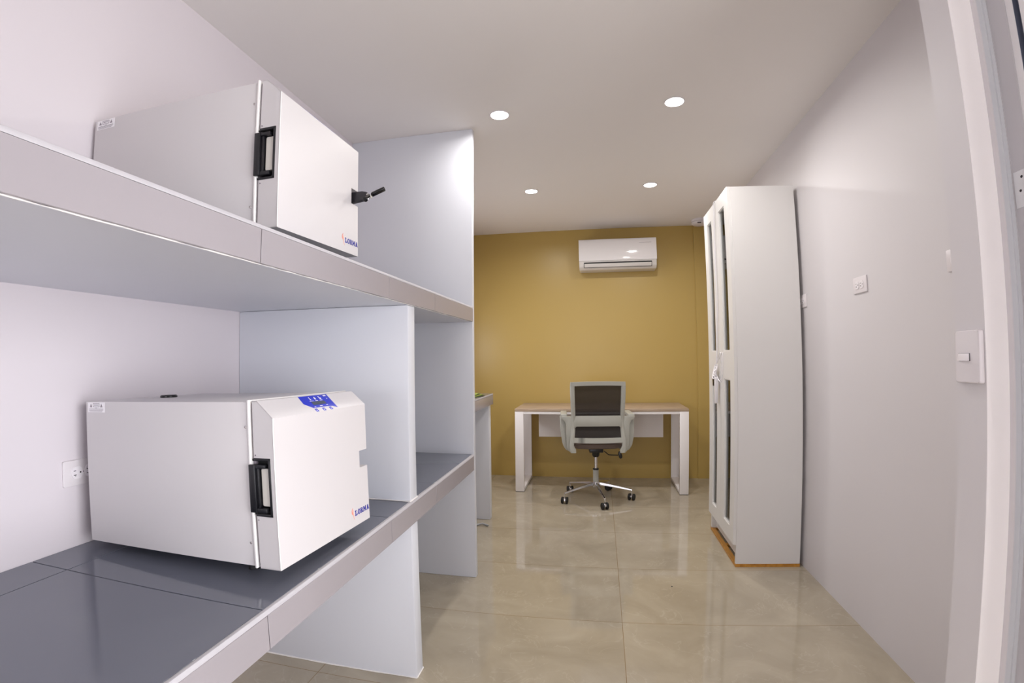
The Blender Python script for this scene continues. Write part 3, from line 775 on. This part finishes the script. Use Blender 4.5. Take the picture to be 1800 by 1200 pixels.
def seat(bm):
    nx, ny = 16, 16
    top = {}; bot = {}
    for i in range(nx+1):
        for j in range(ny+1):
            u = -1+2*i/nx; v = -1+2*j/ny
            # superellipse squircle outline
            x = u*math.sqrt(1-0.28*v*v)*0.238; y = v*math.sqrt(1-0.30*u*u)*0.238+0.012
            e = max(0.0, 1-max(abs(u), abs(v))**6)
            top[i, j] = bm.verts.new((x, y, 0.512+0.022*e-0.006*v))
            bot[i, j] = bm.verts.new((x*0.97, y*0.97, 0.490-0.032*(max(0, 1-max(abs(u), abs(v))**3))))
    for D, rev in ((top, 0), (bot, 1)):
        for i in range(nx):
            for j in range(ny):
                q = (D[i, j], D[i+1, j], D[i+1, j+1], D[i, j+1]); bm.faces.new(q[::-1] if rev else q)
    edge = [(i, 0) for i in range(nx)]+[(nx, j) for j in range(ny)]+[(i, ny) for i in range(nx, 0, -1)]+[(0, j) for j in range(ny, 0, -1)]
    for a, b in zip(edge, edge[1:]+edge[:1]): bm.faces.new((bot[a], bot[b], top[b], top[a]))
    bmesh.ops.recalc_face_normals(bm, faces=bm.faces[:])
cobj('seat', seat, 'fabric')
# backrest: y as function of height gives the lumbar curve
def by(z): return -0.262 - 0.10*max(0, z-0.78)**1.3 + 0.05*math.exp(-((z-0.70)/0.10)**2)*0.4
def bar(bm, pts, d0, d1, bev=0.002):
    """flat outline pts (x,z) made into a solid slightly curved board"""
    prism(bm, pts, d0, d1, lambda u, v, h: Vector((u, by(v)+h+0.10*u*u*0, v)), bev)
def upright(bm, s):
    outer = [(0.203, 0.462), (0.222, 0.474), (0.232, 0.50), (0.228, 0.56), (0.220, 0.64), (0.217, 0.75), (0.222, 0.88), (0.226, 1.00), (0.226, 1.030), (0.221, 1.040)]
    inner = [(0.188, 1.040), (0.188, 1.00), (0.187, 0.88), (0.183, 0.75), (0.185, 0.64), (0.190, 0.56), (0.196, 0.50), (0.180, 0.484), (0.180, 0.468)]
    # as quads along height
    zs = [0.462, 0.484, 0.52, 0.58, 0.64, 0.70, 0.76, 0.82, 0.88, 0.94, 1.00, 1.043]
    def xo(z): return [0.224, 0.232, 0.232, 0.227, 0.221, 0.217, 0.217, 0.220, 0.223, 0.2255, 0.227, 0.224][zs.index(z)]
    def xi(z): return [0.180, 0.180, 0.197, 0.191, 0.186, 0.184, 0.184, 0.185, 0.187, 0.188, 0.189, 0.189][zs.index(z)]
    R = []
    for z in zs:
        y = by(z)
        R.append([bm.verts.new((s*xi(z), y+0.010, z)), bm.verts.new((s*xi(z), y-0.008, z)), bm.verts.new((s*(xi(z)+0.010), y-0.016, z)), bm.verts.new((s*(xo(z)-0.010), y-0.016, z)), bm.verts.new((s*xo(z), y-0.006, z)), bm.verts.new((s*xo(z), y+0.012, z))])
    for A, B in zip(R[:-1], R[1:]):
        for i in range(6): bm.faces.new((A[i], A[(i+1) % 6], B[(i+1) % 6], B[i]))
    bm.faces.new(R[0]); bm.faces.new(R[-1][::-1])
def backframe(bm):
    upright(bm, -1); upright(bm, 1)
    # top bar, arched a little
    n = 10
    for k in range(n):
        u0, u1 = -0.222+0.444*k/n, -0.222+0.444*(k+1)/n
        a0, a1 = 0.005*(1-(u0/0.222)**2), 0.005*(1-(u1/0.222)**2)
        bar(bm, [(u0, 1.010+a0), (u1, 1.010+a1), (u1, 1.043+a1), (u0, 1.043+a0)], -0.016, 0.010, 0)
        b0, b1 = -0.008*(1-(u0/0.222)**2), -0.008*(1-(u1/0.222)**2)
        if abs((u0+u1)/2) < 0.2:
            bar(bm, [(u0, 0.548+b0), (u1, 0.548+b1), (u1, 0.586+b1*0.7), (u0, 0.586+b0*0.7)], -0.014, 0.010, 0)
    bmesh.ops.remove_doubles(bm, verts=bm.verts[:], dist=0.0001)
    bmesh.ops.recalc_face_normals(bm, faces=bm.faces[:])
bf = cobj('back_frame', backframe, 'chair_frame')
cobj('lumbar_bar', lambda bm: bar(bm, [(-0.196, 0.668), (-0.183, 0.668), (-0.176, 0.678), (0.176, 0.678), (0.183, 0.668), (0.196, 0.668), (0.196, 0.715), (0.188, 0.766), (-0.182, 0.766), (-0.196, 0.715)], -0.018, -0.004), 'chair_frame', bf)
def meshpanel(bm):
    n, m_ = 10, 14; V = {}
    for i in range(n+1):
        for j in range(m_+1):
            x = -0.205+0.41*i/n; z = 0.560+0.465*j/m_
            V[i, j] = bm.verts.new((x, by(z)+0.012+0.012*(1-(x/0.205)**2), z))
    for i in range(n):
        for j in range(m_): bm.faces.new((V[i, j], V[i+1, j], V[i+1, j+1], V[i, j+1]))
    r = bmesh.ops.solidify(bm, geom=bm.faces[:], thickness=0.002)
cobj('back_mesh', meshpanel, 'chair_mesh')
for s in (-1, 1):
    def arm(bm):
        pts = [(0.190, 0.462), (0.235, 0.463), (0.262, 0.478), (0.282, 0.53), (0.296, 0.64), (0.300, 0.745)]
        ws = [0.030, 0.030, 0.030, 0.030, 0.032, 0.036]; th = [0.009, 0.010, 0.011, 0.011, 0.011, 0.013]
        ycs = [-0.06, -0.07, -0.085, -0.10, -0.085, -0.06]
        R = []
        for (x, z), w_, h_, yc in zip(pts, ws, th, ycs):
            R.append([bm.verts.new((s*(x-h_), yc-w_*0.7, z+h_*0.5)), bm.verts.new((s*(x), yc-w_, z)), bm.verts.new((s*(x+h_), yc-w_*0.7, z-h_*0.5)), bm.verts.new((s*(x+h_), yc+w_*0.7, z-h_*0.5)), bm.verts.new((s*(x), yc+w_, z)), bm.verts.new((s*(x-h_), yc+w_*0.7, z+h_*0.5))])
        for A, B in zip(R[:-1], R[1:]):
            for i in range(6): bm.faces.new((A[i], A[(i+1) % 6], B[(i+1) % 6], B[i]))
        bm.faces.new(R[0]); bm.faces.new(R[-1][::-1])
        # broad bracket joining arm, backrest and seat, as seen from behind
        P = [(0.212, 0.760), (0.296, 0.762), (0.304, 0.748), (0.292, 0.736), (0.272, 0.722), (0.262, 0.695), (0.259, 0.64), (0.258, 0.56), (0.253, 0.505), (0.240, 0.474), (0.222, 0.462), (0.200, 0.462), (0.204, 0.52), (0.206, 0.62), (0.208, 0.70)]
        prism(bm, [(s*x, z) for x, z in P], -0.252, -0.215, lambda u, v, h: Vector((u, h, v)), 0.003)
        P = [(0.262, 0.735), (0.302, 0.745), (0.303, 0.66), (0.298, 0.58), (0.285, 0.515), (0.262, 0.478), (0.240, 0.468), (0.256, 0.54), (0.262, 0.64)]
        prism(bm, [(s*x, z) for x, z in P], -0.215, -0.150, lambda u, v, h: Vector((u, h, v)), 0.003)
        bmesh.ops.recalc_face_normals(bm, faces=bm.faces[:])
    ar = cobj('armrest', arm, 'chair_frame')
    cobj('arm_pad', lambda bm: box(bm, s*0.278-0.027, s*0.278+0.027, -0.235, 0.06, 0.744, 0.776, 0.009, 3), 'chair_frame', ar)

# ------------------------------------------------------------------ tall cabinet on its wooden base
KX0, KXD, KX1, KY0, KY1, KZ = 0.8035, 0.7970, 1.1809, 2.8659, 3.5150, 2.2416
t = thing('wooden_base', 'varnished wooden frame under the tall white cabinet', 'base', ((KX0+KX1)/2, (KY0+KY1)/2, 0))
cx_, cyy = (KX0+KX1)/2, (KY0+KY1)/2
for (n_, a) in (('front_rail', (KX0-cx_-0.002, KX0-cx_+0.026, KY0-cyy-0.002, KY1-cyy+0.002)), ('back_rail', (KX1-cx_-0.03, KX1-cx_, KY0-cyy+0.03, KY1-cyy-0.03))):
    bm = bm_new(); box(bm, *a, 0.0004, 0.0175, 0.0006, 1); obj(n_, bm, 'plinth_wood', t)
for (a0, a1) in ((KY0-cyy-0.002, KY0-cyy+0.03), (KY1-cyy-0.028, KY1-cyy+0.002), (-0.02, 0.015)):
    bm = bm_new(); box(bm, KX0-cx_+0.0265, KX1-cx_, a0, a1, 0.0004, 0.0175, 0.0006, 1); obj('cross_rail', bm, 'plinth_wood', t)
t = thing('tall_cabinet', 'tall white cabinet with narrow glazed doors, standing along the right wall', 'cabinet', (cx_, cyy, 0.018))
zo = 0.018
def kb(bm, x0, x1, y0, y1, z0, z1, bev=0.001): box(bm, x0-cx_, x1-cx_, y0-cyy, y1-cyy, z0-zo, z1-zo, bev, 1)
bm = bm_new(); kb(bm, KX0, KX1, KY0, KY0+0.018, 0.0182, KZ); obj('side_panel', bm, 'cab', t)
bm = bm_new(); kb(bm, KX0, KX1, KY1-0.018, KY1, 0.0182, KZ); obj('side_panel', bm, 'cab', t)
bm = bm_new(); kb(bm, KX1-0.006, KX1-0.001, KY0+0.018, KY1-0.018, 0.06, KZ-0.004); obj('back_panel', bm, 'cab_in', t)
bm = bm_new(); kb(bm, KX0, KX1-0.006, KY0+0.018, KY1-0.018, KZ-0.018, KZ); obj('top_panel', bm, 'cab', t)
bm = bm_new(); kb(bm, KX0+0.002, KX1-0.006, KY0+0.018, KY1-0.018, 0.118, 0.136); obj('bottom_panel', bm, 'cab_in', t)
bm = bm_new(); kb(bm, KX0+0.032, KX0+0.048, KY0+0.018, KY1-0.018, 0.030, 0.118); obj('kick_board', bm, 'cab', t)
for z in (0.33, 0.60, 0.80, 1.06, 1.30, 1.56, 1.78, 2.00):
    bm = bm_new(); kb(bm, KX0+0.02, KX1-0.007, KY0+0.0185, KY1-0.0185, z, z+0.016); obj('shelf', bm, 'cab_in', t)
bm = bm_new(); kb(bm, KX0+0.03, KX1-0.02, 3.183, 3.199, 0.1365, 1.0595); kb(bm, KX0+0.03, KX1-0.02, 3.183, 3.199, 1.317, 2.22); obj('centre_upright', bm, 'cab_in', t)
for z0_, n_ in ((0.26, 11), (1.37, 11)):
    for k in range(n_):
        bm = bm_new(); kb(bm, 0.836, 0.842, 3.1824, 3.1836, z0_+0.068*k, z0_+0.068*k+0.007, 0); obj('peg_hole', bm, 'slot', t)
YS = 3.1900
# each door: outer stiles, rails, recessed glass
def cab_door(y0, y1, wy0, wy1, label):
    d = None
    bm = bm_new()
    z0, z1 = 0.1356, KZ+0.001
    wins = ((0.222, 1.101), (1.272, 2.154))
    xf, xb = KXD-0.012, KX0-0.0006
    def b(a0, a1, c0, c1): kb(bm, xf, xb, a0, a1, c0, c1, 0.0)
    b(y0, wy0, z0, z1); b(wy1, y1, z0, z1)
    b(wy0, wy1, z0, wins[0][0]); b(wy0, wy1, wins[0][1], wins[1][0]); b(wy0, wy1, wins[1][1], z1)
    bmesh.ops.remove_doubles(bm, verts=bm.verts[:], dist=0.00001)
    d = obj('door', bm, 'cab', t); d['label'] = label
    for (c0, c1) in wins:
        bm = bm_new()
        def bead(a0, a1, e0, e1): kb(bm, xf+0.004, xb, a0, a1, e0, e1, 0.0)
        s = 0.006
        bead(wy0, wy0+s, c0, c1); bead(wy1-s, wy1, c0, c1); bead(wy0+s, wy1-s, c0, c0+s); bead(wy0+s, wy1-s, c1-s, c1)
        obj('glazing_bead', bm, 'cab', d)
        bm = bm_new(); kb(bm, xb-0.006, xb-0.003, wy0+0.003, wy1-0.003, c0+0.003, c1-0.003, 0.0); obj('glass_pane', bm, 'glass', d)
cab_door(KY0+0.0005, YS-0.0015, 2.957, 3.100, 'nearer glazed door')
cab_door(YS+0.0015, KY1-0.0005, 3.296, 3.420, 'farther glazed door')
bm = bm_new(); box(bm, -0.045, 0.045, -0.03, 0.03, 0, 0.055, 0.002); o = tag(obj('small_carton', bm, 'box_orange'), 'small orange carton behind the farther glass door of the cabinet', 'box'); o.location = (0.90, 3.385, 0.8165)
bm = bm_new(); box(bm, -0.05, 0.05, -0.035, 0.035, 0, 0.045, 0.002); o = tag(obj('small_carton', bm, 'box_pink'), 'small pink carton behind the nearer glass door of the cabinet', 'box'); o.location = (0.91, 3.06, 0.8165)

# extension cord hanging down over the cabinet doors
t = thing('extension_cord', 'white extension cord tied in a loop, hanging over the cabinet doors', 'cord', (0.779, 3.19, 2.2435))
def cb(bm, pts, r): tube(bm, [(x-0.779, y-3.19, z-2.2435) for x, y, z in pts], r, 8)
def smoothp(pts, n=6):
    P = [Vector(p) for p in pts]; out = []
    for i in range(len(P)-1):
        p0 = P[max(i-1, 0)]; p1 = P[i]; p2 = P[i+1]; p3 = P[min(i+2, len(P)-1)]
        for k in range(n):
            s = k/n
            out.append(0.5*((2*p1)+(-p0+p2)*s+(2*p0-5*p1+4*p2-p3)*s*s+(-p0+3*p1-3*p2+p3)*s**3))
    out.append(P[-1]); return [tuple(v) for v in out]
bm = bm_new()
cb(bm, smoothp([(0.815, 3.145, 2.2475), (0.80, 3.155, 2.2485), (0.7785, 3.165, 2.238), (0.777, 3.170, 2.19), (0.778, 3.195, 2.0), (0.778, 3.205, 1.8), (0.778, 3.20, 1.6), (0.777, 3.225, 1.40), (0.776, 3.235, 1.28), (0.774, 3.245, 1.205)]), 0.0042)
obj('cable', bm, 'cable', t)
bm = bm_new()
for k in range(4):
    c = Vector((0.768-0.003*k, 3.245+0.003*k, 1.165-0.016*k)); pts = []
    for j in range(19):
        a = 2*PI*j/18
        pts.append((c.x+0.008*math.sin(a), c.y+0.022*math.cos(a), c.z+0.020*math.sin(a)+0.01*math.cos(a)))
    cb(bm, pts, 0.0040)
cb(bm, smoothp([(0.768, 3.235, 1.19), (0.776, 3.20, 1.235), (0.778, 3.155, 1.265), (0.778, 3.13, 1.22), (0.777, 3.14, 1.14), (0.776, 3.17, 1.085), (0.770, 3.22, 1.10), (0.768, 3.24, 1.14)]), 0.0022)
cb(bm, smoothp([(0.768, 3.245, 1.18), (0.776, 3.18, 1.225), (0.778, 3.105, 1.262), (0.778, 3.095, 1.19), (0.777, 3.11, 1.11), (0.776, 3.155, 1.075), (0.768, 3.23, 1.12)]), 0.0022)
obj('coil', bm, 'cable', t)
bm = bm_new(); box(bm, -0.011, 0.011, -0.018, 0.018, -0.04, 0.03, 0.006, 2, Matrix.Translation((0.768-0.779, 3.285-3.19, 1.085-2.2435)) @ Matrix.Rotation(-0.2, 4, 'X')); obj('plug', bm, 'gloss_black', t)
bm = bm_new(); box(bm, -0.010, 0.010, -0.014, 0.014, -0.095, 0.075, 0.004, 2, Matrix.Translation((0.764-0.779, 3.225-3.19, 1.030-2.2435)) @ Matrix.Rotation(0.10, 4, 'X')); obj('socket_strip', bm, 'cable', t)

# small sheet of hidden detail: clutter speck on the floor
bm = bm_new(); lathe(bm, [(0.004, 0.0002), (0.003, 0.0022), (0, 0.003)], 8); o = tag(obj('pebble', bm, 'slot'), 'tiny dark speck lying on the floor right of centre', 'pebble'); o.location = (0.395, 2.60, 0)
